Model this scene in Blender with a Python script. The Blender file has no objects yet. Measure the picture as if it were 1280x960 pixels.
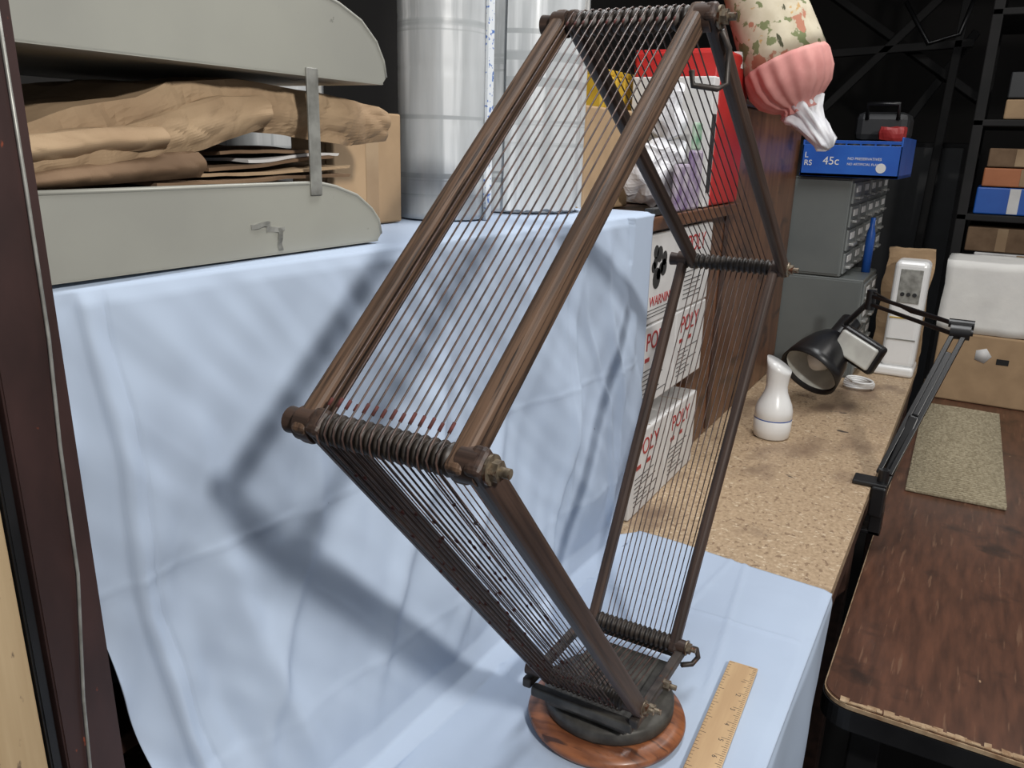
import bpy, bmesh, math, random
from mathutils import Vector, Matrix, noise, Euler
random.seed(4)
sc=bpy.context.scene
sc.view_settings.view_transform='Standard'

# ------------------------------------------------------------------ materials
def mat(name,c1,c2=None,scale=(10,10,10),rough=.6,metal=0,bump=0,ramp=(.35,.65),detail=5,spots=None,coat=0,dist=.001,trans=0,spec=None):
    m=bpy.data.materials.new(name); m.use_nodes=True
    nt=m.node_tree; N=nt.nodes; Lk=nt.links; b=N['Principled BSDF']
    b.inputs['Roughness'].default_value=rough; b.inputs['Metallic'].default_value=metal
    if spec is not None: b.inputs['Specular IOR Level'].default_value=spec
    if coat: b.inputs['Coat Weight'].default_value=coat; b.inputs['Coat Roughness'].default_value=.2
    if trans: b.inputs['Transmission Weight'].default_value=trans
    c1=(*c1,1); c2=(*(c2 or [v*.8 for v in c1[:3]]),1)
    at=N.new('ShaderNodeAttribute'); at.attribute_name='lc'
    mp=N.new('ShaderNodeMapping'); mp.inputs['Scale'].default_value=scale
    Lk.new(at.outputs['Vector'],mp.inputs['Vector'])
    no=N.new('ShaderNodeTexNoise'); no.inputs['Scale'].default_value=1; no.inputs['Detail'].default_value=detail
    Lk.new(mp.outputs[0],no.inputs['Vector'])
    rp=N.new('ShaderNodeValToRGB'); rp.color_ramp.elements[0].position=ramp[0]; rp.color_ramp.elements[1].position=ramp[1]
    rp.color_ramp.elements[0].color=c2; rp.color_ramp.elements[1].color=c1
    Lk.new(no.outputs['Fac'],rp.inputs['Fac'])
    out=rp.outputs['Color']
    for sp in (spots or []):
        mp2=N.new('ShaderNodeMapping'); mp2.inputs['Scale'].default_value=sp[1]; mp2.inputs['Location'].default_value=(random.random()*9,3.1,1.7)
        Lk.new(at.outputs['Vector'],mp2.inputs['Vector'])
        n2=N.new('ShaderNodeTexNoise'); n2.inputs['Scale'].default_value=1; n2.inputs['Detail'].default_value=6
        Lk.new(mp2.outputs[0],n2.inputs['Vector'])
        r2=N.new('ShaderNodeMapRange'); r2.inputs['From Min'].default_value=sp[2]; r2.inputs['From Max'].default_value=sp[2]+sp[3]
        Lk.new(n2.outputs['Fac'],r2.inputs['Value'])
        mx=N.new('ShaderNodeMix'); mx.data_type='RGBA'; mx.inputs['B'].default_value=(*sp[0],1)
        Lk.new(r2.outputs[0],mx.inputs['Factor']); Lk.new(out,mx.inputs['A']); out=mx.outputs['Result']
    Lk.new(out,b.inputs['Base Color'])
    if bump:
        bp=N.new('ShaderNodeBump'); bp.inputs['Strength'].default_value=bump; bp.inputs['Distance'].default_value=dist
        Lk.new(no.outputs['Fac'],bp.inputs['Height']); Lk.new(bp.outputs[0],b.inputs['Normal'])
    return m
M={}
M['cloth']=mat('blue_cotton',(.435,.515,.640),(.405,.48,.605),(7,7,7),.92,bump=.2,dist=.003,spots=[((.22,.25,.33),(60,60,60),.76,.02)],spec=.15)
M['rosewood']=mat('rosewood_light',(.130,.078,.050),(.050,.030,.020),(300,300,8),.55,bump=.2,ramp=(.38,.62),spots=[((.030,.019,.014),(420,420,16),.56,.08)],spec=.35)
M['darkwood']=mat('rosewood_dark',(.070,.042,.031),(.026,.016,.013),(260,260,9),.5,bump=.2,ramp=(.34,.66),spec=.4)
M['rod']=mat('dark_wrapped_dowel',(.045,.034,.027),(.018,.014,.012),(150,150,150),.5)
M['wire']=mat('brown_wire',(.10,.058,.046),(.035,.022,.02),(90,90,90),.42)
M['red_thread']=mat('dark_red_thread',(.10,.022,.018),(.05,.014,.012),(200,200,200),.85)
M['bolt']=mat('aged_brass',(.32,.27,.20),(.10,.075,.055),(190,190,190),.45,metal=.75,spots=[((.10,.04,.02),(160,160,160),.55,.08)])
M['iron']=mat('dark_iron',(.075,.062,.055),(.03,.026,.024),(80,80,80),.5,metal=.4,spots=[((.10,.045,.025),(120,120,120),.6,.08)])
M['plate']=mat('patinated_plate',(.085,.08,.07),(.04,.037,.033),(60,60,60),.5,metal=.3)
M['basewood']=mat('varnished_oak',(.30,.105,.04),(.13,.042,.017),(22,120,60),.42,coat=.2,ramp=(.35,.62),spots=[((.06,.022,.011),(25,140,60),.58,.08)])
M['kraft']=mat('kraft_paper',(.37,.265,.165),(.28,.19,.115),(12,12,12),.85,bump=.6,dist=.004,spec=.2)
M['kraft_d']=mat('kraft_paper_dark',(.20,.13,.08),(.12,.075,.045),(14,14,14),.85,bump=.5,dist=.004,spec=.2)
M['card']=mat('cardboard',(.41,.28,.165),(.34,.23,.135),(20,20,20),.8,spec=.2)
M['tray']=mat('grey_steel',(.335,.335,.295),(.29,.29,.26),(8,8,8),.45,metal=.1,spots=[((.18,.18,.16),(90,90,90),.72,.03)])
M['galv']=mat('galvanised_strap',(.40,.40,.37),(.22,.22,.2),(60,60,60),.45,metal=.5)
M['post']=mat('rusty_brown_paint',(.042,.020,.018),(.022,.011,.010),(30,30,12),.45,spots=[((.20,.045,.02),(110,110,60),.70,.04)])
M['pine']=mat('pine_strip',(.47,.35,.21),(.38,.27,.15),(80,80,5),.6,spots=[((.16,.11,.07),(120,120,60),.63,.05)])
M['black']=mat('black_plastic',(.012,.012,.013),(.006,.006,.007),(20,20,20),.35)
M['blackm']=mat('black_matte',(.012,.011,.011),(.005,.005,.005),(10,10,10),.8)
M['roll']=mat('clear_film_roll',(.56,.58,.59),(.42,.44,.45),(40,40,5),.22,coat=.5,bump=.4,dist=.002,spots=[((.70,.72,.73),(60,60,3),.52,.12),((.40,.42,.43),(.5,.5,60),.60,.03),((.42,.44,.45),(75,75,.5),.66,.02)])
M['strip']=mat('white_strip',(.75,.78,.80),(.7,.74,.78),(60,60,60),.5,spots=[((.1,.2,.5),(230,230,230),.58,.03)])
M['shelfwood']=mat('dark_brown_board',(.075,.036,.025),(.035,.017,.012),(60,8,60),.5,coat=.1)
M['panel']=mat('reddish_brown_panel',(.17,.075,.036),(.10,.042,.020),(40,40,5),.4,coat=.2,spots=[((.05,.022,.013),(10,10,24),.57,.12)])
M['white']=mat('white_carton',(.64,.63,.62),(.56,.55,.54),(20,20,20),.6)
M['whitep']=mat('white_plastic',(.78,.78,.77),(.74,.74,.73),(20,20,20),.3,coat=.3)
M['redink']=mat('red_print',(.36,.03,.03),(.30,.02,.02),(20,20,20),.5)
M['blackink']=mat('black_print',(.02,.02,.02),(.03,.03,.03),(20,20,20),.5)
M['red']=mat('red_binder_vinyl',(.50,.03,.025),(.42,.02,.02),(9,9,9),.4)
M['yellow']=mat('yellow_plastic',(.58,.39,.05),(.42,.26,.02),(30,30,30),.4)
M['purple']=mat('purple_label',(.16,.10,.22),(.5,.45,.5),(40,40,40),.5)
M['green']=mat('green_label',(.05,.25,.12),(.4,.5,.4),(60,60,60),.5)
M['osb']=mat('particle_board',(.47,.345,.225),(.32,.225,.135),(190,140,190),.6,ramp=(.32,.66),spots=[((.23,.15,.09),(130,90,130),.59,.05),((.60,.49,.35),(120,170,120),.63,.03),((.19,.125,.08),(9,6,9),.54,.16),((.06,.045,.035),(24,30,24),.69,.03)])
M['gcab']=mat('grey_cabinet_enamel',(.125,.135,.13),(.10,.11,.108),(6,6,6),.45,coat=.1)
M['gdraw']=mat('grey_drawer_front',(.19,.20,.195),(.16,.17,.165),(6,6,6),.4,coat=.1)
M['blue']=mat('blue_printed_tray',(.015,.10,.42),(.01,.07,.34),(10,10,10),.4)
M['table']=mat('walnut_tabletop',(.118,.049,.028),(.056,.024,.0145),(90,14,90),.38,coat=.2,ramp=(.3,.7),spots=[((.155,.080,.048),(160,11,160),.62,.06),((.03,.015,.01),(13,13,13),.60,.12),((.36,.23,.14),(70,40,70),.73,.015)])
M['tan']=mat('chipped_edge',(.44,.32,.20),(.25,.15,.08),(60,60,60),.8)
M['mat']=mat('woven_mat',(.40,.345,.24),(.24,.20,.13),(160,25,160),.95,bump=.8,dist=.003)
M['foam']=mat('white_foam',(.80,.79,.75),(.72,.71,.68),(12,12,12),.7,bump=.3,dist=.01)
M['ruler']=mat('ruler_boxwood',(.58,.40,.22),(.46,.30,.16),(60,6,60),.45,coat=.2)
M['floral']=mat('floral_cream_fabric',(.54,.48,.36),(.46,.40,.29),(30,30,30),.9,ramp=(.4,.6),spots=[((.16,.18,.08),(34,34,34),.57,.02),((.38,.16,.10),(28,30,28),.60,.02),((.46,.29,.12),(38,30,38),.63,.02),((.06,.06,.03),(60,60,18),.66,.02)])
M['pink']=mat('pink_fabric',(.60,.28,.25),(.50,.21,.19),(30,30,30),.9)
M['wbag']=mat('white_plastic_bag',(.72,.72,.74),(.56,.56,.59),(40,40,40),.4)
M['wall']=mat('dark_wall',(.022,.020,.019),(.014,.013,.012),(2,2,2),.9)
M['floor']=mat('dark_concrete',(.045,.042,.040),(.026,.024,.024),(3,3,3),.9)
M['rag']=mat('grey_rag',(.11,.115,.13),(.06,.06,.07),(20,20,20),.95)
M['steel']=mat('steel',(.50,.50,.48),(.32,.32,.31),(20,20,20),.35,metal=.5)
M['orange']=mat('orange_box',(.42,.15,.06),(.34,.11,.04),(10,10,10),.6)
M['dkgrey']=mat('dark_grey_plastic',(.022,.023,.026),(.012,.013,.014),(8,8,8),.5)
M['reflector']=mat('lamp_reflector',(.60,.61,.56),(.45,.45,.42),(20,20,20),.3)

# ------------------------------------------------------------------ mesh builder
def frame(p0,p1,xref=Vector((1,0,0))):
    p0=Vector(p0);p1=Vector(p1); z=(p1-p0).normalized(); x=Vector(xref)
    if abs(x.dot(z))>.95: x=Vector((0,1,0)) if abs(z.y)<.9 else Vector((0,0,1))
    x=(x-z*x.dot(z)).normalized(); y=z.cross(x)
    return Matrix(((x.x,y.x,z.x,p0.x),(x.y,y.y,z.y,p0.y),(x.z,y.z,z.z,p0.z),(0,0,0,1))),(p1-p0).length
class B:
    def __init__(s,name): s.n=name;s.V=[];s.F=[];s.MI=[];s.S=[];s.LC=[];s.mats=[]
    def add(s,V,F,m,smooth=False,mx=None,lc=None,off=None):
        if m not in s.mats: s.mats.append(m)
        i=len(s.V); mi=s.mats.index(m)
        off=off if off is not None else Vector((random.random()*3,random.random()*3,random.random()*3))
        for k,v in enumerate(V):
            v=Vector(v); s.LC.append((lc[k] if lc else v)+off); s.V.append(mx@v if mx else v)
        for f in F: s.F.append([i+j for j in f]); s.MI.append(mi); s.S.append(smooth)
        return s
    def box(s,c0,c1,m,bev=.0015,mx=None,seg=2):
        bm=bmesh.new(); bmesh.ops.create_cube(bm,size=1)
        c0=Vector(c0);c1=Vector(c1); c=(c0+c1)/2; d=c1-c0
        for v in bm.verts: v.co=Vector((v.co.x*d.x,v.co.y*d.y,v.co.z*d.z))+c
        if bev: bmesh.ops.bevel(bm,geom=list(bm.edges),offset=min(bev,min(abs(q) for q in d)*.45),segments=seg,affect='EDGES',profile=.5)
        bm.verts.index_update()
        V=[v.co.copy() for v in bm.verts];F=[[v.index for v in f.verts] for f in bm.faces]; bm.free()
        return s.add(V,F,m,False,mx)
    def bar(s,p0,p1,w,t,m,bev=.002,ext=0,xref=(1,0,0)):
        mx,L=frame(p0,p1,xref)
        return s.box((-t/2,-w/2,-ext),(t/2,w/2,L+ext),m,bev,mx,3)
    def lathe(s,p0,p1,prof,m,n=24,mod=None,smooth=True,cap=True,xref=(1,0,0)):
        mx,L=frame(p0,p1,xref); V=[];F=[]
        for t,r in prof:
            for k in range(n):
                a=2*math.pi*k/n; rr=r*(mod(t,a) if mod else 1); V.append(Vector((rr*math.cos(a),rr*math.sin(a),t*L)))
        for i in range(len(prof)-1):
            for k in range(n):
                k2=(k+1)%n; F.append([i*n+k,i*n+k2,(i+1)*n+k2,(i+1)*n+k])
        if cap:
            F.append(list(range(n))[::-1]); F.append([(len(prof)-1)*n+k for k in range(n)])
        return s.add(V,F,m,smooth,mx)
    def cyl(s,p0,p1,r,m,n=20,r2=None,smooth=True):
        s.lathe(p0,p1,[(0,r),(1,r2 or r)],m,n,None,smooth,cap=False)
        mx,L=frame(p0,p1)
        for z,rr in((0,r),(L,r2 or r)):
            V=[Vector((rr*math.cos(2*math.pi*k/n),rr*math.sin(2*math.pi*k/n),z)) for k in range(n)]
            s.add(V,[list(range(n))[::-1] if z==0 else list(range(n))],m,False,mx)
        return s
    def tube(s,pts,r,m,n=6,closed=False):
        pts=[Vector(p) for p in pts]; N=len(pts);V=[];F=[]
        up=None
        for i,p in enumerate(pts):
            a=pts[(i-1)%N] if (closed or i>0) else p; b=pts[(i+1)%N] if (closed or i<N-1) else p
            t=(b-a).normalized()
            if up is None:
                up=Vector((1,0,0)) if abs(t.x)<.8 else Vector((0,0,1))
            u=(up-t*up.dot(t)).normalized(); w=t.cross(u); up=u
            for k in range(n):
                q=2*math.pi*k/n; V.append(p+u*(r*math.cos(q))+w*(r*math.sin(q)))
        for i in range(N if closed else N-1):
            j=(i+1)%N
            for k in range(n):
                k2=(k+1)%n; F.append([i*n+k,i*n+k2,j*n+k2,j*n+k])
        if not closed: F.append(list(range(n))[::-1]); F.append([(N-1)*n+k for k in range(n)])
        return s.add(V,F,m,True)
    def prism(s,poly,axis,a,b,m,bev=0):
        def mk(p,v):
            if axis=='x': return Vector((v,p[0],p[1]))
            if axis=='y': return Vector((p[0],v,p[1]))
            return Vector((p[0],p[1],v))
        bm=bmesh.new(); n=len(poly)
        v0=[bm.verts.new(mk(p,a)) for p in poly]; v1=[bm.verts.new(mk(p,b)) for p in poly]
        bm.faces.new(v0[::-1]); bm.faces.new(v1)
        for i in range(n): bm.faces.new([v0[i],v0[(i+1)%n],v1[(i+1)%n],v1[i]])
        bmesh.ops.recalc_face_normals(bm,faces=list(bm.faces))
        if bev: bmesh.ops.bevel(bm,geom=[e for e in bm.edges if e.verts[0] in v0 and e.verts[1] in v0 or e.verts[0] in v1 and e.verts[1] in v1],offset=bev,segments=2,affect='EDGES')
        bm.verts.index_update()
        V=[v.co.copy() for v in bm.verts];F=[[v.index for v in f.verts] for f in bm.faces]; bm.free()
        return s.add(V,F,m,False)
    def crumple(s,c0,c1,m,amp=.01,fr=12,res=.012,seed=0,warp=None,smooth=False,minz=None,round_=.0):
        c0=Vector(c0);c1=Vector(c1);d=c1-c0
        n=[max(1,min(40,int(abs(q)/res))) for q in d]
        V=[];idx={};F=[]
        def vid(i,j,k):
            key=(i,j,k)
            if key not in idx:
                p=Vector((c0.x+d.x*i/n[0],c0.y+d.y*j/n[1],c0.z+d.z*k/n[2]))
                if round_:
                    cc=(c0+c1)/2; q=Vector(((p.x-cc.x)/(d.x/2),(p.y-cc.y)/(d.y/2),(p.z-cc.z)/(d.z/2)))
                    f=1-round_*(1-1/max(q.length,1)) if q.length>1 else 1
                    p=cc+(p-cc)*f
                o=Vector((seed*7.3,seed*3.1,seed))
                w=noise.noise_vector(p*fr+o)*amp+noise.noise_vector(p*fr*2.7+o)*amp*.4
                p=p+w
                if warp: p=warp(p)
                if minz is not None: p.z=max(p.z,minz)
                idx[key]=len(V);V.append(p)
            return idx[key]
        for a,b,c in((0,1,2),(1,2,0),(2,0,1)):
            for side in(0,n[c]):
                for i in range(n[a]):
                    for j in range(n[b]):
                        q=[]
                        for (x,y) in((i,j),(i+1,j),(i+1,j+1),(i,j+1)):
                            t=[0,0,0];t[a]=x;t[b]=y;t[c]=side;q.append(vid(*t))
                        F.append(q if side else q[::-1])
        return s.add(V,F,m,smooth)
    def done(s,parent=None):
        me=bpy.data.meshes.new(s.n); me.from_pydata([tuple(v) for v in s.V],[],s.F)
        for m in s.mats: me.materials.append(M[m])
        me.polygons.foreach_set('material_index',s.MI); me.polygons.foreach_set('use_smooth',s.S)
        at=me.attributes.new('lc','FLOAT_VECTOR','POINT'); at.data.foreach_set('vector',[c for v in s.LC for c in v])
        me.update(); o=bpy.data.objects.new(s.n,me); sc.collection.objects.link(o)
        if parent: o.parent=parent
        return o
def text(name,body,loc,size,rot,m,parent,ext=.0003):
    cu=bpy.data.curves.new(name,'FONT'); cu.body=body; cu.size=size; cu.extrude=ext; cu.materials.append(M[m])
    o=bpy.data.objects.new(name,cu); o.location=loc; o.rotation_euler=rot; sc.collection.objects.link(o); o.parent=parent
    return o
FX=(math.pi/2,0,math.pi/2)
FY=(math.pi/2,0,0)

# ------------------------------------------------------------------ room shell
B('floor').box((-3,-3,-.85),(4,5,-.8),'floor',0).done()
B('wall_back').box((-3,4.4,-.8),(4,4.5,1.75),'wall',0).done()
B('wall_left').box((-1.3,-3,-.8),(-1.2,4.4,1.75),'wall',0).done()
B('ceiling').box((-1.3,-3,1.75),(4,4.5,1.8),'wall',0).done()

# ------------------------------------------------------------------ workbench
b=B('workbench')
b.box((-.62,-.368,-.022),(.151,1.76,0),'osb',.001)
b.box((.126,-.368,-.075),(.147,1.76,-.0225),'shelfwood',.002)
for y in(-.33,.7,1.7):
    for x in(-.58,.10): b.box((x,y-.025,-.8),(x+.045,y+.025,-.023),'shelfwood',.003)
b.done()

# ------------------------------------------------------------------ bookcase under the cloth
b=B('bookcase'); X0,X1,XF=-.56,-.175,-.240
b.box((X0,-.372,.438),(XF,.425,.455),'shelfwood',.002)
b.box((X0,.42,.438),(X1+.02,.87,.455),'shelfwood',.002)
b.box((X0,-.366,.098),(XF-.01,.42,.114),'shelfwood',.002)
b.box((X0,.42,.158),(X1,.74,.174),'shelfwood',.002)
b.box((X0,-.366,0.0),(XF,-.350,.438),'shelfwood',.002)
b.box((X0,.405,0.0),(XF,.42,.438),'shelfwood',.002)
b.box((X0,.742,0.0),(X1,.87,.438),'panel',.002)
b.box((X0,-.366,0),(X0+.01,.87,.438),'blackm',.001)
b.box((X1-.002,.43,.436),(X1+.028,.87,.4552),'panel',.002)
b.done()
b=B('brown_cabinet'); b.box((-.56,.875,0),(-.175,1.49,.625),'panel',.003); b.box((-.565,.873,.625),(-.170,1.493,.637),'shelfwood',.003)
b.box((-.175,.885,.01),(-.172,.91,.615),'shelfwood',.001); b.done()
b=B('grey_rag'); b.crumple((-.40,-.335,.118),(-.262,-.24,.24),'rag',.022,14,.008,3,smooth=True,minz=.1155,round_=.5); b.done()

# ------------------------------------------------------------------ cloth
def build_cloth():
    def P(y):
        k=max(0,min(1,(y+.385)/.815)); xt=-.2+.052*k; xb=-.163+.018*k
        return [(xt-.17,.462),(xt-.012,.462),(xt-.003,.4595),(xt,.450),(xt+(xb-xt)*.5,.23),(xb-.002,.035),(xb+.006,.012),(xb+.024,.003),(.143,.003),(.1525,.001),(.1555,-.010),(.156,-.12),(.157,-.36)]
    segs=[14,4,4,70,50,8,8,80,6,6,16,24]
    ny=320; V=[];F=[]
    ss=[]
    for i,n in enumerate(segs):
        for k in range(n): ss.append((i,k/n))
    ss.append((len(segs)-1,1.0))
    def lerp(a,b,t): return a+(b-a)*t
    ys=[-.378,-.378,-.3825,-.3835,-.372,-.345,-.34,-.335,-.335,-.335,-.335,-.335,-.335]
    ye=[.45,.44,.435,.43,.435,.37,.355,.40,.378,.376,.372,.325,.20]
    def ridge(v,w): return math.exp(-(v/w)**2)
    for (i,t) in ss:
        y0=lerp(ys[i],ys[i+1],t); y1=lerp(ye[i],ye[i+1],t)
        for j in range(ny+1):
            u=j/ny; u=u**1.35; y=y0+(y1-y0)*u
            p=P(y); a=p[i];c=p[i+1]; x=lerp(a[0],c[0],t); z=lerp(a[1],c[1],t)
            g=0
            if 2<=i<=6:
                w=t if i==2 else 1.0
                dpt=max(0,(.455-z)/.45); foot=min(1,max(.15,(z)/.10))
                e=(y-y0)
                # turned hem: main cloth steps in front of the loose edge flap
                e1=.018+.014*dpt+.0015*math.sin(z*40)
                g+=-.0035*(1-math.tanh((e-e1)/.0012))/2
                g+=.0022*math.sin(z*70+1)*math.exp(-e/.008)
                g+=.004*ridge(e-e1-.005,.006)*(.5+dpt)
                g+=-.0012*ridge(e-e1-.016,.0012)
                g+=.009*ridge(e-.070-.05*dpt,.012)*dpt-.006*ridge(e-.045-.03*dpt,.010)*dpt
                q=Vector((y*3.1,z*2.2,1.3)); g+=.032*noise.noise(q)*min(1,dpt*2.2)
                q=Vector(((y+z*.4)*10,(z-y*.5)*3.0,4.3)); g+=.015*noise.noise(q)*min(1,.2+dpt*2)
                q=Vector(((y-z*.5)*24,(z+y*.5)*6.0,8.3)); g+=.005*noise.noise(q)*min(1,.4+dpt*2)
                q=Vector(((y+z*.9)*40,(z-y)*9.0,2.3)); g+=.0018*noise.noise(q)
                for (cy,cz,sl,wd,am) in((-.20,.30,-.9,.012,.008),(-.05,.30,-1.2,.014,.007),(.10,.30,-1.5,.014,.007),(.22,.3,-.5,.009,.007),(.31,.3,.35,.008,.008),(.27,.3,.8,.005,.004)):
                    g+=am*ridge((y-cy)-(z-cz)*(-sl)*.35+.02*noise.noise(Vector((z*6,cy,0))),wd)*min(1,dpt*2.5)
                g+=.0020*ridge(y-.215+.02*z,.003)+.0007*ridge(z-.262,.0025)+.0007*ridge(z-.10-.02*y,.0025)+.0012*ridge(y+.02,.003)
                g*=foot
                x+=g*w
                x=max(x,-.228 if z<.44 else -.203)
                z=max(z,.003)
                if y>.36: x=max(x,-.147)
            elif i==7:
                q=Vector((x*9,y*9,2.0)); h=.004*max(0,noise.noise(q)+.15)
                h+=.0020*ridge(x-.085+.12*y,.003)+.002*ridge(y-.235,.003)+.002*ridge(y+x*.6+.06,.005)+.0015*ridge(x+.02-.1*y,.003)
                edge=min(1,(x+.155)/.03)
                r=math.hypot(x,y); h*=min(1,max(0,(r-.088)/.04))
                if x>.075 and y<.17: h*=.3
                z+=h*max(0,edge)*min(1,max(0,(.15-x)/.02))
            elif i>=9:
                dz=max(0,-z); x+=min(1,dz*8)*(.006*math.sin(y*32+1)+.008*noise.noise(Vector((y*9,z*4,7))))+.003*min(1,dz*10)
                x=min(max(x,.1535),.1535+dz*.4+.003)
                if y>.31: x=min(x,.157)
            V.append(Vector((x,y,z)))
    W=ny+1
    for r in range(len(ss)-1):
        for j in range(ny): F.append([r*W+j,r*W+j+1,(r+1)*W+j+1,(r+1)*W+j])
    bb=B('blue_backdrop_cloth'); bb.add(V,F,'cloth',True); o=bb.done()
    md=o.modifiers.new('thick','SOLIDIFY'); md.thickness=.0012; md.offset=1
build_cloth()

# ------------------------------------------------------------------ loop antenna
T=Vector((0,-.055,.633));L_=Vector((0,-.335,.3985));R_=Vector((0,.283,.4226));BF=Vector((0,-.052,.071));BB=Vector((0,.073,.060))
SX={id(T):(1.0,0),id(L_):(.95,-.002),id(R_):(.99,0),id(BF):(.86,-.003),id(BB):(.86,-.004)}
def XJ(p,x):
    s_,o_=SX[id(p)]; return Vector((x*s_+o_,p.y,p.z))
b=B('folding_loop_antenna')
b.lathe((0,0,.004),(0,0,.0185),[(0,.069),(.1,.075),(.45,.0775),(.7,.076),(.85,.070),(1,.066)],'basewood',72)
b.lathe((0,.004,.0185),(0,.004,.034),[(0,.062),(.2,.0635),(.8,.0635),(1,.061)],'plate',64)
b.box((-.042,-.050,.034),(.040,.064,.044),'plate',.002)
b.cyl((0,0,.04),(0,0,.053),.02,'iron')
nw=14
xs=[-.0405+.081*i/(nw-1) for i in range(nw)]
for k,p in enumerate((T,L_,R_,BF,BB)):
    prof=[]; a,c=-.0475,.0475; n=nw*8+6
    for i in range(n+1):
        t=i/n; x=a+(c-a)*t; ph=(x-xs[0])/(xs[1]-xs[0])
        r=.0066+.0024*(.5+.5*math.cos(2*math.pi*(ph+.5)))**.7
        prof.append((t,r))
    b.lathe(XJ(p,a),XJ(p,c),prof,'rod',18)
    b.cyl(XJ(p,-.060),XJ(p,-.047),.0068,'darkwood'); b.cyl(XJ(p,-.0685),XJ(p,-.060),.0076,'darkwood',20,.0068)
    b.cyl(XJ(p,.047),XJ(p,.0665),.0068,'darkwood')
    b.cyl(XJ(p,.0665),XJ(p,.0682),.0078,'bolt'); b.cyl(XJ(p,.0682),XJ(p,.0725),.0055,'bolt',6,smooth=False); b.cyl(XJ(p,.0725),XJ(p,.078),.0027,'bolt',12)
def rail(p,q,x,m,w=.0155,t=.011,ext=.009):
    b.bar(XJ(p,x),XJ(q,x),w,t,m,.0036,ext)
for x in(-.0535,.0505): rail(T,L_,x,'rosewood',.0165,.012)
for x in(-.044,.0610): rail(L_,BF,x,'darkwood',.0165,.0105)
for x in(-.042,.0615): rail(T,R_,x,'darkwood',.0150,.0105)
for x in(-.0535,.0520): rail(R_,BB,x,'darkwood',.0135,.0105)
for p in(T,L_,R_):
    for x in(-.0535,.0560): b.cyl(XJ(p,x-.0056),XJ(p,x+.0056),.0095,'darkwood',24)
for x in(-.0655,.060):
    b.bar(XJ(BF,x)+Vector((0,-.008,-.014)),XJ(BB,x)+Vector((0,.010,-.008)),.010,.009,'iron',.002)
b.bar(Vector((-.054,-.056,.051)),Vector((.048,-.056,.051)),.010,.010,'plate',.002,0,(0,1,0))
b.bar(Vector((-.054,.078,.048)),Vector((.048,.078,.048)),.009,.010,'plate',.002,0,(0,1,0))
for y,z in((-.03,.056),(.012,.055)):
    b.cyl((.050,y,z),(.058,y,z),.0050,'bolt',6,smooth=False); b.cyl((.058,y,z),(.064,y,z),.0026,'bolt',12)
b.tube([(.067,-.05,.625),(.070,-.038,.615),(.070,-.036,.592),(.066,-.043,.588),(.050,-.050,.590),(.049,-.052,.600)],.0022,'iron',8)
b.tube([(.054,.078,.058),(.060,.088,.052),(.062,.090,.042),(.058,.084,.036),(.050,.074,.038)],.0028,'iron',8)
cen=Vector((0,0,.33))
for x in xs:
    pts=[]
    order=[T,R_,BB,BF,L_]; n=len(order)
    for i,p in enumerate(order):
        a=order[i-1];c=order[(i+1)%n]
        d1=(p-a).normalized();d2=(c-p).normalized()
        n1=Vector((0,-d1.z,d1.y)); n2=Vector((0,-d2.z,d2.y))
        if n1.dot(p-cen)<0: n1=-n1
        if n2.dot(p-cen)<0: n2=-n2
        for f in(0,.25,.5,.75,1):
            nn=(n1*(1-f)+n2*f).normalized(); pts.append(XJ(p,x+random.uniform(-.0006,.0006))+nn*.0092)
    b.tube(pts,.00062,'wire',5,closed=True)
    def seg(p,q,o,x):
        d=(q-p).normalized(); nn=Vector((0,-d.z,d.y))
        if nn.dot((p+q)/2-cen)<0: nn=-nn
        b.tube([XJ(p,x)+nn*o,(XJ(p,x)+XJ(q,x))/2+nn*o,XJ(q,x)+nn*o],.0005,'wire',4)
    seg(L_,BF,-.0085,x+.003)
    d=(XJ(T,x)-XJ(L_,x)).normalized(); nn=Vector((0,-d.z,d.y)); nn=nn if nn.z>0 else -nn
    p=XJ(L_,x)+nn*.0092; b.tube([p+d*.009,p+d*.012,p+d*random.uniform(.013,.016)],.00105,'red_thread',6)
    p=XJ(T,x)+nn*.0092-d*.012; b.tube([p,p-d*.004],.0009,'red_thread',5)
    d2=(XJ(BF,x)-XJ(L_,x)).normalized(); nn2=Vector((0,-d2.z,d2.y)); nn2=nn2 if nn2.y<0 else -nn2
    for kk in range(6):
        t=random.uniform(.03,.42); p=XJ(L_,x)+d2*t+nn2*.0092; b.tube([p,p+d2*random.uniform(.001,.004)],.0010,'red_thread',5)
b.done()

# ------------------------------------------------------------------ ruler
RA=2.6
b=B('wooden_ruler'); mr=Matrix.Translation((.1035,-.002,.007))@Matrix.Rotation(math.radians(RA),4,'Z')
b.box((-.0155,-.15,-.0018),(.0155,.155,.0018),'ruler',.001,mr)
for i in range(0,98):
    y=.152-i*.0031; l=.009 if i%8==0 else (.006 if i%4==0 else .0035)
    b.box((.0148-l,y-.0002,.0018),(.0148,y+.0002,.00195),'blackink',0,mr)
for i in range(0,60):
    y=.152-i*.005; l=.006 if i%5==0 else .003
    b.box((-.0148,y-.0002,.0018),(-.0148+l,y+.0002,.00195),'blackink',0,mr)
ro=b.done()
for i in range(12):
    text('number_%d'%(i+1),str(i+1),mr@Vector((.004,.152-.0248*(i+1)-.002,.0018)),.007,(0,0,math.radians(RA-90)),'blackink',ro,.0001)

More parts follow.
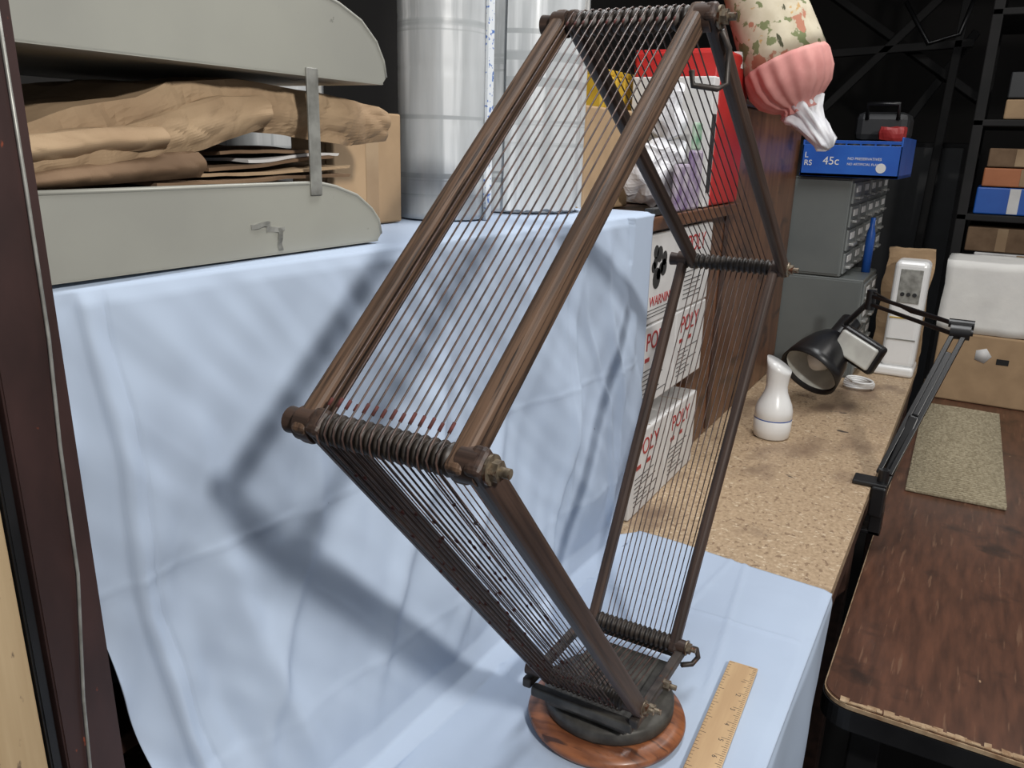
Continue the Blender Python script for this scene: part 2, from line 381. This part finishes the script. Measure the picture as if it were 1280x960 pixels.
# ------------------------------------------------------------------ steel trays + bags
YL=-.384
def tray(nm,z,h,ye):
    b=B(nm)
    prof=[(YL,z),(ye-.006,z),(ye,z+.006),(ye-.003,z+.018),(ye-.012,z+h*.55),(ye-.03,z+h*.78),(ye-.055,z+h*.93),(ye-.075,z+h),(YL,z+h)]
    for x in(-.203,-.47): b.prism(prof,'x',x,x+.0018,'tray')
    b.box((-.47,YL,z),(-.2012,ye-.004,z+.002),'tray',.0005)
    b.box((-.47,YL,z),(-.2012,YL+.002,z+h),'tray',.0005)
    b.tube([(-.202,YL,z+h),(-.202,ye-.075,z+h),(-.202,ye-.055,z+h*.93),(-.202,ye-.03,z+h*.78),(-.202,ye-.012,z+h*.55),(-.202,ye-.003,z+.018),(-.202,ye,z+.006)],.0016,'tray',8)
    b.tube([(-.47,YL,z+h),(-.47,ye-.075,z+h),(-.47,ye-.012,z+h*.55),(-.47,ye,z+.006)],.0016,'tray',8)
    return b
b=tray('steel_letter_tray',.464,.050,-.088)
b.box((-.2012,-.172,.505),(-.1995,-.160,.596),'galv',.0005)
for (y0,y1,z0,z1) in((-.232,-.214,.4845,.488),(-.218,-.200,.481,.4845),(-.207,-.203,.466,.483)):
    b.crumple((-.2012,y0,z0),(-.2006,y1,z1),'galv',.0015,90,.002,int(-y0*1000))
b.done()
tray('steel_letter_tray',.590,.058,-.078).done()
def sheet_prof(b,prof,m,x0,x1,amp,seed,fr=22,fine=.35):
    pts=[]
    n=len(prof)
    for i in range(n):
        a=prof[i];c=prof[(i+1)%n]; L=math.hypot(c[0]-a[0],c[1]-a[1]); k=max(1,int(L/.005))
        for j in range(k): pts.append((a[0]+(c[0]-a[0])*j/k,a[1]+(c[1]-a[1])*j/k))
    n=len(pts); nx=22; V=[];F=[]
    for i in range(nx+1):
        x=x0+(x1-x0)*i/nx
        for p in pts:
            v=Vector((x,p[0],p[1])); w=noise.noise_vector(v*fr+Vector((seed,0,0)))*amp+noise.noise_vector(v*fr*2.6+Vector((seed,0,0)))*amp*fine
            cr=abs(noise.noise(v*fr*1.3+Vector((0,seed,5))))
            v=v+w; v.x+=(cr-.2)*amp*1.6
            v.z=max(.513,min(.587,v.z)) if seed<50 else v.z; V.append(v)
    for i in range(nx):
        for j in range(n): j2=(j+1)%n; F.append([i*n+j,i*n+j2,(i+1)*n+j2,(i+1)*n+j])
    # side faces as inset fans so the paper front is creased, not one flat polygon
    for base,flip in((0,True),(nx*n,False)):
        ring=[V[base+j] for j in range(n)]
        # strip between lower and upper halves of the outline
        h=n//2
        for j in range(h):
            a,b_=j,(j+1); c_,d_=(n-1-j)%n,(n-2-j)%n
            f=[base+a,base+b_,base+d_,base+c_]
            if len(set(f))>=3:
                f2=[]
                for q in f:
                    if q not in f2: f2.append(q)
                if len(f2)>=3: F.append(f2[::-1] if flip else f2)
    b.add(V,F,m,False)
def bag_top(u,lo,hi): return lo+(hi-lo)*u
b=B('kraft_paper_bags')
# big bag lying on the stack: front side is a finely creased sheet
def paper_front(y0,y1,low,high,x,depth,m,seed,amp=.006):
    ny_,nz_=64,16; V=[];F=[]
    for i in range(ny_+1):
        u=i/ny_; y=y0+(y1-y0)*u
        zl=low(u); zh=high(u)
        for k in range(nz_+1):
            v=k/nz_; z=zl+(zh-zl)*v
            q=Vector((y*26+seed,z*38,seed)); c=abs(noise.noise(q))*1.6+abs(noise.noise(q*2.3))*.6
            bulge=math.sin(math.pi*min(1,max(0,v)))*.006
            V.append(Vector((x+bulge+(c-.35)*amp,y+.002*noise.noise(q*1.7),z)))
    W=nz_+1
    for i in range(ny_):
        for k in range(nz_): q=i*W+k; F.append([q,q+W,q+W+1,q+1])
    # top sheet going back
    o=len(V); nb=12
    for i in range(ny_+1):
        for k in range(nb+1):
            p=V[i*W+nz_]; t=k/nb; q=Vector((p.y*22+seed,t*5,seed+4))
            V.append(Vector((p.x-depth*t,p.y,min(.587,p.z+(.004*noise.noise(q) if k else 0)))))
    W2=nb+1
    for i in range(ny_):
        for k in range(nb): q=o+i*W2+k; F.append([q,q+W2,q+W2+1,q+1])
    b.add(V,F,m,False)
def pw(tab):
    def f(u):
        for (a,va),(c,vc) in zip(tab,tab[1:]):
            if u<=c: return va+(vc-va)*(u-a)/(c-a)
        return tab[-1][1]
    return f
paper_front(-.380,-.050,pw([(0,.520),(.22,.526),(.38,.540),(.5,.550),(.6,.549),(.85,.541),(1,.546)]),pw([(0,.546),(.12,.560),(.25,.568),(.33,.579),(.5,.585),(.8,.580),(.97,.574),(1,.570)]),-.226,.18,'kraft',3.0)
paper_front(-.381,-.200,pw([(0,.5165),(.3,.519),(.6,.533),(1,.553)]),pw([(0,.538),(.2,.546),(.35,.549),(.55,.559),(.8,.572),(1,.574)]),-.216,.03,'kraft',9.0,.005)
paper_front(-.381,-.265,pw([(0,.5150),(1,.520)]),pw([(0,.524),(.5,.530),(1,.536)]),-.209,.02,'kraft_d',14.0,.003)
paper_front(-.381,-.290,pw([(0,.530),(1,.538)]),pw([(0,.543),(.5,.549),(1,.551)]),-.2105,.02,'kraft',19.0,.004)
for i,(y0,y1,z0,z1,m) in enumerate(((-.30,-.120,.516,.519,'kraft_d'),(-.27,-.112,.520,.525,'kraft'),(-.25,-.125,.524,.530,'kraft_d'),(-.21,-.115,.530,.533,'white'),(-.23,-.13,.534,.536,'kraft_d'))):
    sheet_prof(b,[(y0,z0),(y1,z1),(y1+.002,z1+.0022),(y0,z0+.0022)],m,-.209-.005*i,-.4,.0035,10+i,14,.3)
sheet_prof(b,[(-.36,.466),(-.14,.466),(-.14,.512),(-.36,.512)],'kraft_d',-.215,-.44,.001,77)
b.done()
b=B('kraft_paper_bags'); sheet_prof(b,[(-.36,.596),(-.12,.596),(-.12,.66),(-.2,.68),(-.36,.675)],'kraft',-.220,-.44,.004,70); b.done()
b=B('kraft_envelope')
b.box((-.31,-.035,.463),(-.30,.070,.573),'card',.002,Matrix.Rotation(0,4,'Z')); b.box((-.36,-.03,.463),(-.315,.050,.565),'card',.003)
b.box((-.3015,.012,.47),(-.2995,.032,.568),'kraft',.0005); b.done()

b=B('shelving_post')
def yr(z): return -.385-.0174*(z-.14)
def leaning(bb,y0,y1,z0,z1,xa,xb,m): bb.prism([(yr(z0)+y0,z0),(yr(z0)+y1,z0),(yr(z1)+y1,z1),(yr(z1)+y0,z1)],'x',xa,xb,m,.001)
leaning(b,-.035,0,-.8,1.7,-.215,-.18,'post'); b.done()
b=B('pine_strip'); leaning(b,-.095,-.0435,-.8,1.0,-.21,-.185,'pine'); b.done()
b=B('black_conduit'); leaning(b,-.0425,-.0365,-.8,1.2,-.205,-.183,'black'); b.done()
b=B('lamp_cord'); b.tube([(-.178,-.402,.66),(-.178,-.399,.52),(-.178,-.398,.44),(-.178,-.400,.38),(-.178,-.400,.3),(-.178,-.407,.22),(-.178,-.412,.1),(-.178,-.412,-.3)],.0010,'galv',6); b.done()

# ------------------------------------------------------------------ clear film rolls
b=B('plastic_film_rolls')
for ii,(x,y,r,h) in enumerate(((-.30,.146,.050,1.25),(-.30,.327,.076,1.3),(-.47,.06,.055,1.2))):
    prof=[]
    n=120
    for i in range(n+1):
        t=i/n; prof.append((t,r*(.992 if i%8==0 else 1)))
    def md(t,a,ii=ii):
        c,s_=math.cos(a),math.sin(a)
        return 1+.030*noise.noise(Vector((c*2.6+ii*5,s_*2.6,t*2)))+.012*noise.noise(Vector((c*7,s_*7+ii*3,t*9)))
    b.lathe((x,y,.464),(x,y,h),prof,'roll',80,md)
    b.cyl((x,y,h),(x,y,h+.001),r*.6,'kraft')
b.box((-.250,.154,.463),(-.246,.166,1.2),'strip',.0005)
V=[];F=[];na=50;nz=60;cx,cy_,rr_=-.30,.327,.0815
for j in range(nz+1):
    for i in range(na+1):
        a=math.radians(-75+150*i/na); z0=.466+.012*abs(noise.noise(Vector((a*4,0,3)))); z=z0+(1.25-z0)*j/nz
        r_=rr_+.0025*noise.noise(Vector((a*5,z*9,1)))+.0012*math.sin(a*30)*(abs(noise.noise(Vector((a*2,z*4,8)))))
        V.append(Vector((cx+r_*math.cos(a),cy_+r_*math.sin(a),z)))
for j in range(nz):
    for i in range(na): q=j*(na+1)+i; F.append([q,q+1,q+na+2,q+na+1])
b.add(V,F,'roll',True)
b.done()

# ------------------------------------------------------------------ cartons in the bookcase
def carton(y0,y1,z0,z1,kind):
    b=B('coffee_carton'); xf=-.150
    b.box((-.33,y0,z0),(xf,y1,z1),'white',.0025)
    b.box((-.33,(y0+y1)/2-.0006,z1),(xf-.002,(y0+y1)/2+.0006,z1+.0004),'kraft',0)
    h=z1-z0; w=y1-y0
    if kind==0:
        for i in range(9):
            cy=y0+w*random.uniform(.15,.5);cz=z0+h*random.uniform(.35,.85); r=random.uniform(.008,.016)
            b.cyl((xf-.001,cy,cz),(xf+.0004,cy,cz),r,'blackink',14)
        for i in range(3): b.box((xf,y0+w*.1,z0+.010+i*.005),(xf+.0004,y0+w*.9,z0+.0110+i*.005),'blackink',0)
    else:
        for i in range(7): b.box((xf,y0+w*.12,z0+h*(.12+.055*i)),(xf+.0004,y0+w*random.uniform(.35,.8),z0+h*(.130+.055*i)),'blackink',0)
        for i in range(2): b.box((xf,y0+w*(.14+.28*i),z0+h*.56),(xf+.0004,y0+w*(.26+.28*i),z0+h*.61),'redink',0)
    o=b.done()
    text('print','POLY' if kind else 'WARNING',(xf+.0003,y0+w*.14,z0+h*(.70 if kind else .2)),w*(.25 if kind else .14),FX,'redink' ,o)
for (y0,y1) in((.425,.575),(.578,.728)):
    carton(y0,y1,.302,.430,0 if y0<.5 else 1); carton(y0,y1,.175,.300,1); carton(y0,y1,.0005,.135,1)

b=B('cardboard_box'); b.box((-.36,.42,.457),(-.250,.585,.60),'card',.003); b.box((-.30,.42,.6),(-.295,.585,.601),'kraft',.0005); b.done()
b=B('red_binder'); b.box((-.30,.70,.457),(-.152,.868,.70),'red',.004); b.box((-.295,.693,.46),(-.157,.701,.695),'red',.003); b.done()
b=B('magazine_file'); b.box((-.285,.662,.457),(-.150,.690,.655),'white',.002); b.box((-.1505,.664,.48),(-.149,.684,.6),'blackink',.0005)
b.done()
b=B('white_plastic_bag'); b.crumple((-.236,.515,.46),(-.175,.645,.565),'wbag',.020,18,.006,5,minz=.4565,round_=.5); b.crumple((-.235,.60,.56),(-.18,.645,.64),'wbag',.014,22,.006,6,round_=.5); b.done()
b=B('snack_packets'); b.box((-.160,.53,.4565),(-.150,.585,.525),'purple',.004); b.box((-.160,.592,.4565),(-.150,.640,.545),'purple',.004); b.box((-.160,.60,.545),(-.152,.63,.585),'green',.003); b.box((-.165,.44,.4565),(-.151,.50,.466),'blackink',.001); b.done()
b=B('yellow_storage_bin'); b.box((-.42,.60,.457),(-.31,.86,.655),'yellow',.004)
b.box((-.415,.605,.655),(-.315,.855,.665),'yellow',.002)
for i in range(7): b.box((-.312,.61+i*.035,.5),(-.306,.618+i*.035,.66),'yellow',.001)
b.done()

# ------------------------------------------------------------------ grey drawer cabinets + water case
b=B('grey_drawer_cabinet')
b.box((-.19,1.50,.252),(-.045,2.25,.49),'gcab',.003)
b.box((-.19,1.50,.0),(.012,1.75,.25),'gcab',.003)
b.box((-.185,1.498,.258),(-.05,1.5005,.484),'gcab',.001); b.box((-.185,1.498,.006),(.006,1.5005,.244),'gcab',.001)
for i in range(5):
    for j in range(4):
        y=1.515+i*.145; z=.258+j*.057
        b.box((-.045,y,z),(-.040,y+.135,z+.050),'gdraw',.001); b.box((-.041,y+.035,z+.010),(-.030,y+.100,z+.016),'steel',.001); b.box((-.041,y+.035,z+.026),(-.0385,y+.100,z+.042),'white',.0005)
for j in range(4):
    for i in range(2):
        y=1.51+i*.118; z=.008+j*.059
        b.box((.012,y,z),(.017,y+.110,z+.053),'gdraw',.001); b.box((.016,y+.03,z+.012),(.026,y+.08,z+.018),'steel',.001); b.box((.016,y+.03,z+.028),(.018,y+.08,z+.043),'white',.0005)
b.done()
b=B('water_bottle_case'); b.box((-.165,1.47,.492),(.055,1.80,.500),'blue',.001)
b.box((-.165,1.47,.492),(.055,1.474,.565),'blue',.001); b.box((.051,1.47,.492),(.055,1.80,.585),'blue',.001); b.box((-.165,1.47,.492),(-.161,1.80,.575),'blue',.001); b.box((-.165,1.796,.492),(.055,1.80,.58),'blue',.001)
for i in range(6):
    b.cyl((-.14+i*.034,1.62,.5),(-.14+i*.034,1.62,.57),.015,'dkgrey',16); b.cyl((-.14+i*.034,1.52,.5),(-.14+i*.034,1.52,.55),.015,'dkgrey',16)
b.cyl((.015,1.4692,.515),(.015,1.4702,.515),.011,'white',20)
o=b.done()
text('print','45c',(-.115,1.4697,.52),.026,FY,'white',o); text('print_small','NO PRESERVATIVES',(-.060,1.4697,.532),.0085,FY,'white',o); text('print_small','NO ARTIFICIAL FLAVOR',(-.060,1.4697,.520),.0075,FY,'white',o); text('print_left','L\nRS',(-.158,1.4697,.535),.018,FY,'white',o)
b=B('dark_tool_case'); b.box((-.13,1.84,.492),(.03,2.1,.58),'dkgrey',.01); b.box((-.12,1.93,.58),(.02,2.08,.66),'dkgrey',.02)
b.tube([(-.09,1.93,.64),(-.09,1.915,.68),(-.01,1.915,.68),(-.01,1.93,.64)],.006,'black'); b.done()
b=B('red_cloth_bundle'); b.crumple((-.05,1.845,.583),(.025,1.91,.62),'redink',.008,20,.008,4,round_=.5,minz=.5815); b.done()

# ------------------------------------------------------------------ humidifier bottle
b=B('white_humidifier')
c=Vector((-.056,.947,0))
prof=[(0,.030),(.02,.034),(.12,.0362),(.26,.0365),(.27,.0355),(.28,.0365),(.38,.036),(.46,.033),(.54,.0275),(.62,.0225),(.70,.0205),(.80,.0215),(.92,.0235),(1.0,.0245)]
b.lathe(c+Vector((0,0,.0005)),c+Vector((0,0,.15)),prof,'whitep',40,cap=True)
b.lathe(c+Vector((0,0,.0395)),c+Vector((0,0,.0415)),[(0,.0364),(.5,.0368),(1,.0364)],'blue',40,cap=False)
for i,v in enumerate(b.V):
    if v.z>.115: b.V[i]=Vector((v.x,v.y,v.z+(v.z-.115)*(v.x-c.x)*-16))
b.done()

# ------------------------------------------------------------------ desk lamp
b=B('clamp_desk_lamp')
b.box((.152,.775,-.05),(.175,.825,.004),'black',.003); b.box((.120,.78,.001),(.175,.82,.008),'black',.002); b.box((.12,.78,-.086),(.176,.82,-.078),'black',.002); b.cyl((.135,.8,-.078),(.135,.8,-.0755),.008,'steel')
b.box((.156,.78,-.086),(.176,.82,-.04),'black',.002)
b.cyl((.166,.80,-.05),(.166,.80,.03),.009,'black')
J=Vector((.239,.95,.254));K=Vector((.166,.805,.02)); H=Vector((.060,1.24,.245))
for dx in(-.009,.009):
    b.bar(K+Vector((dx,0,0)),J+Vector((dx,0,0)),.013,.008,'black',.001)
b.bar(K+Vector((0,0,-.03)),K+(J-K)*.4,.019,.017,'black',.003)
b.bar(K+(J-K)*.4,K+(J-K)*.85,.012,.013,'black',.003)
b.cyl(J+Vector((-.016,0,0)),J+Vector((.016,0,0)),.014,'black'); b.cyl(J+Vector((.016,0,0)),J+Vector((.020,0,0)),.006,'black')
b.cyl(J+Vector((-.020,.01,.012)),J+Vector((.020,.01,.012)),.008,'black')
for dz in(-.008,.010): b.bar(J+Vector((0,0,dz)),H+Vector((0,0,dz)),.007,.007,'black',.001)
b.tube([J+Vector((0,0,.01)),(J+H)/2+Vector((0,0,.004)),H+Vector((0,0,.02))],.002,'iron',6)
b.cyl(H+Vector((0,0,-.02)),H+Vector((0,0,.022)),.010,'black')
A=Vector((.002,1.275,.150)); b.bar(H,A+Vector((.01,0,.03)),.014,.010,'black',.003); b.bar(A+Vector((.01,0,.03)),A,.014,.010,'black',.003)
O=Vector((-.038,1.185,.080))
d=(O-A).normalized()
b.lathe(A,O,[(0,.018),(.12,.036),(.3,.048),(.55,.058),(.8,.064),(1,.067),(1.0,.064),(.8,.061),(.55,.055),(.35,.046)],'black',40,cap=False)
b.lathe(A+d*.040,O-d*.010,[(0,.040),(.5,.052),(1,.060)],'reflector',40,cap=False)
b.lathe(A+d*.02,O-d*.02,[(0,.012),(.4,.02),(.8,.026),(1,.012)],'whitep',24)
b.cyl(A-d*.05,A+d*.01,.024,'black',24)
mp=Matrix.Translation((.048,1.20,.142))@Matrix.Rotation(math.radians(22),4,'Y')@Matrix.Rotation(math.radians(-20),4,'Z')
b.box((-.045,-.006,-.026),(.045,.006,.026),'reflector',.008,mp,3); b.box((-.052,.004,-.034),(.052,.03,.034),'black',.008,mp,3)
b.done()
b=B('coiled_white_cord')
pts=[]
for i in range(90):
    a=i*.33; r=.030+.004*math.sin(i*.7); pts.append((.045+r*math.cos(a),1.42+r*.9*math.sin(a),.004+i*.00022))
b.tube(pts,.0028,'whitep',6); b.done()

b=B('white_tower_speaker')
b.box((.068,1.60,.022),(.148,1.68,.295),'whitep',.014,seg=4); b.box((.050,1.59,.0005),(.150,1.70,.026),'whitep',.008,seg=3)
b.box((.084,1.5975,.19),(.135,1.6005,.275),'galv',.004)
for i in range(3): b.cyl((.095+i*.014,1.595,.212),(.095+i*.014,1.601,.212),.005,'dkgrey',14)
b.box((.074,1.598,.150),(.142,1.6005,.153),'yellow',.0005); b.box((.074,1.598,.095),(.142,1.6005,.098),'galv',.0005); b.done()
b=B('paper_grocery_bag'); b.crumple((.035,1.715,.002),(.148,1.750,.31),'card',.008,14,.010,9,minz=.001); b.done()
b=B('blue_bottle'); b.lathe((-.005,1.66,.2505),(-.005,1.66,.39),[(0,.011),(.7,.011),(.85,.006),(1,.006)],'blue',20); b.done()

# ------------------------------------------------------------------ walnut table, mat, boxes
b=B('walnut_table'); zt=-.12
def rr(x0,y0,x1,y1,r):
    P=[]
    for cx,cy,a0 in((x0+r,y0+r,180),(x1-r,y0+r,270),(x1-r,y1-r,0),(x0+r,y1-r,90)):
        for k in range(9): a=math.radians(a0+k*90/8); P.append((cx+r*math.cos(a),cy+r*math.sin(a)))
    return P
b.prism(rr(.1815,.333,1.0,2.15,.035),'z',zt-.006,zt,'table',.001)
b.prism(rr(.1800,.331,1.0025,2.1525,.0365),'z',zt-.008,zt-.0025,'tan')
b.prism(rr(.1785,.3295,1.004,2.154,.038),'z',zt-.040,zt-.0062,'black',.003)
b.V=[Vector((v.x-.019*max(0,1-(v.x-.16)/.3),v.y,v.z)) for v in b.V]
for i in range(60):
    x=.190+i*.0072+random.uniform(-.002,.002); w=random.uniform(.003,.009)
    b.crumple((x-w,.333,zt-.001),(x+w,.335+random.uniform(.001,.009),zt+.0006),'tan',.0012,60,.004,i)
for x in(.22,.95):
    for y in(.42,2.08): b.box((x-.02,y-.02,-.8),(x+.02,y+.02,zt-.04),'black',.003)
b.done()
b=B('woven_mat'); mm=Matrix.Translation((.277,1.46,zt))@Matrix.Rotation(math.radians(1.0),4,'Z')
b.box((-.090,-.345,.0008),(.092,.345,.008),'mat',.002,mm)
for i in range(60): y=-.34+i*.0115; b.tube([mm@Vector((-.090,y,.0075)),mm@Vector((0,y+.001,.0085)),mm@Vector((.092,y,.0075))],.0028,'mat',5)
b.done()
b=B('cardboard_carton'); b.box((.184,1.90,zt+.001),(.52,2.1,.075),'card',.004)
b.lathe((.30,1.8985,.02),(.30,1.9005,.02),[(0,.022),(1,.022)],'white',5); b.box((.335,1.8985,.0),(.365,1.9005,.016),'blackm',.004); b.done()
b=B('white_foam_block'); b.crumple((.175,1.905,.077),(.5,2.09,.275),'foam',.006,8,.02,3,smooth=True,minz=.0765); b.done()

# ------------------------------------------------------------------ background storage rack
b=B('storage_rack')
for x in(.16,1.1):
    for y in(2.4,2.85): b.box((x,y,-.8),(x+.03,y+.03,1.5),'blackm',.003)
for z in(.0,.37,.66,.98,1.3): b.box((.16,2.4,z-.02),(1.13,2.88,z),'blackm',.003)
b.done()
def rb(nm,x0,x1,z0,z1,m,y0=2.42,y1=2.7):
    b=B(nm); b.box((x0,y0,z0+.001),(x1,y1,z1),m,.004); b.box(((x0+x1)/2-.015,y0-.001,z0+.004),((x0+x1)/2+.015,y0+.0005,z1-.002),'kraft' if m!='blue' else 'white',.0005); b.done()
rb('storage_box',.205,.42,.371,.455,'blue'); rb('storage_box',.43,.7,.371,.50,'card')
rb('storage_box',.215,.45,.457,.515,'orange'); rb('storage_box',.22,.40,.517,.575,'kraft_d'); rb('storage_box',.46,.7,.505,.6,'white')
rb('storage_box',.24,.40,.661,.72,'card'); rb('storage_box',.24,.5,.722,.80,'dkgrey'); rb('storage_box',.45,.7,.661,.72,'dkgrey')
rb('storage_box',.21,.46,.001,.16,'card'); rb('storage_box',.23,.5,.162,.25,'white'); rb('storage_box',.2,.4,.252,.33,'kraft_d')
rb('storage_box',.24,.6,.981,1.15,'dkgrey')
b=B('machinery_frame')
for (p,q) in(((-.5,3.2,1.2),(.15,3.0,.75)),((-.6,3.0,.5),(.05,3.0,1.2)),((-.3,3.0,.3),(.1,3.1,1.0)),((-.9,3.0,.9),(.1,3.0,.95)),((.0,3.0,-.8),(.06,3.0,1.3))):
    b.bar(p,q,.03,.03,'blackm',.004)
b.tube([(-.15,2.98,1.1),(-.05,2.98,.95),(.05,2.98,.98),(.09,2.98,1.15)],.008,'black'); b.done()
b=B('dark_storage_cabinet'); b.box((-.6,3.3,-.8),(.14,3.9,.60),'blackm',.01); b.box((-.58,3.295,-.78),(-.24,3.302,.58),'dkgrey',.004); b.box((-.22,3.295,-.78),(.12,3.302,.58),'dkgrey',.004); b.done()

# ------------------------------------------------------------------ bag holder (hangs from the ceiling)
b=B('fabric_bag_holder')
HK=Vector((.245,-.6415,.5471)); KS=.86
def S(p): return HK+(Vector(p)-HK)*KS
p0=S((-.262,1.1,.955));p1=S((-.108,1.1,.628))
def pl(t,a): return KS*(1+.03*math.sin(a*3+t*4)+(.07*math.sin(a*17)*max(0,(t-.66)/.34))+ (.05*math.sin(a*15)*max(0,(.12-t)/.12)))
b.lathe(p0,p1,[(0,.028),(.04,.04),(.12,.058),(.3,.068),(.5,.075),(.66,.079),(.735,.080)],'floral',72,pl)
b.lathe(p0,p1,[(.735,.081),(.76,.083),(.85,.080),(.92,.068),(.97,.047),(.985,.034),(1.0,.033),(1.02,.037)],'pink',120,pl)
q0=p0+(p1-p0)*.98
b.lathe(q0,S((-.040,1.09,.555)),[(0,.026),(.15,.030),(.3,.022),(.6,.017),(.9,.015),(1,.006)],'wbag',40,lambda t,a:1+.28*math.sin(a*5+t*5)+.15*math.sin(a*11))
b.tube([p0,p0+Vector((0,0,.3)),Vector((p0.x,p0.y,1.75))],.003,'pink')
b.crumple(S((-.232,1.04,.70)),S((-.215,1.055,.73)),'white',.003,30,.006,2)
b.done()

# ------------------------------------------------------------------ lights, world, camera
def area(nm,loc,tgt,sx,sy,P,col):
    l=bpy.data.lights.new(nm,'AREA'); l.shape='RECTANGLE'; l.size=sx; l.size_y=sy; l.energy=P; l.color=col
    o=bpy.data.objects.new(nm,l); o.location=loc; o.rotation_euler=(Vector(tgt)-Vector(loc)).to_track_quat('-Z','Y').to_euler(); sc.collection.objects.link(o)
area('work_lamp',(1.15,-.82,1.25),(-.05,0,.3),.12,.12,24,(1,.97,.92))
area('fluorescent_lamp',(.1,.5,1.72),(.1,.5,0),.25,1.3,20,(.98,.99,1))
area('fluorescent_lamp_small',(.9,1.6,1.72),(.9,1.6,0),.25,1.2,9,(1,.97,.93))
w=bpy.data.worlds.new('World'); sc.world=w; w.use_nodes=True
w.node_tree.nodes['Background'].inputs[0].default_value=(.94,.96,1,1); w.node_tree.nodes['Background'].inputs[1].default_value=.33
yaw,pitch,roll,f=.51505,.2884,.029,1013.4
cy,sy=math.cos(yaw),math.sin(yaw);cp,sp=math.cos(pitch),math.sin(pitch)
fw=Vector((-sy*cp,cy*cp,-sp)); r=Vector((cy,sy,0)); u=r.cross(fw)
r2=r*math.cos(roll)+u*math.sin(roll); u2=u*math.cos(roll)-r*math.sin(roll)
cam=bpy.data.cameras.new('camera'); co=bpy.data.objects.new('camera',cam); sc.collection.objects.link(co)
co.matrix_world=Matrix(((r2.x,u2.x,-fw.x,.245),(r2.y,u2.y,-fw.y,-.6415),(r2.z,u2.z,-fw.z,.5471),(0,0,0,1)))
cam.sensor_width=36; cam.lens=f/1280*36; cam.clip_start=.02
sc.camera=co
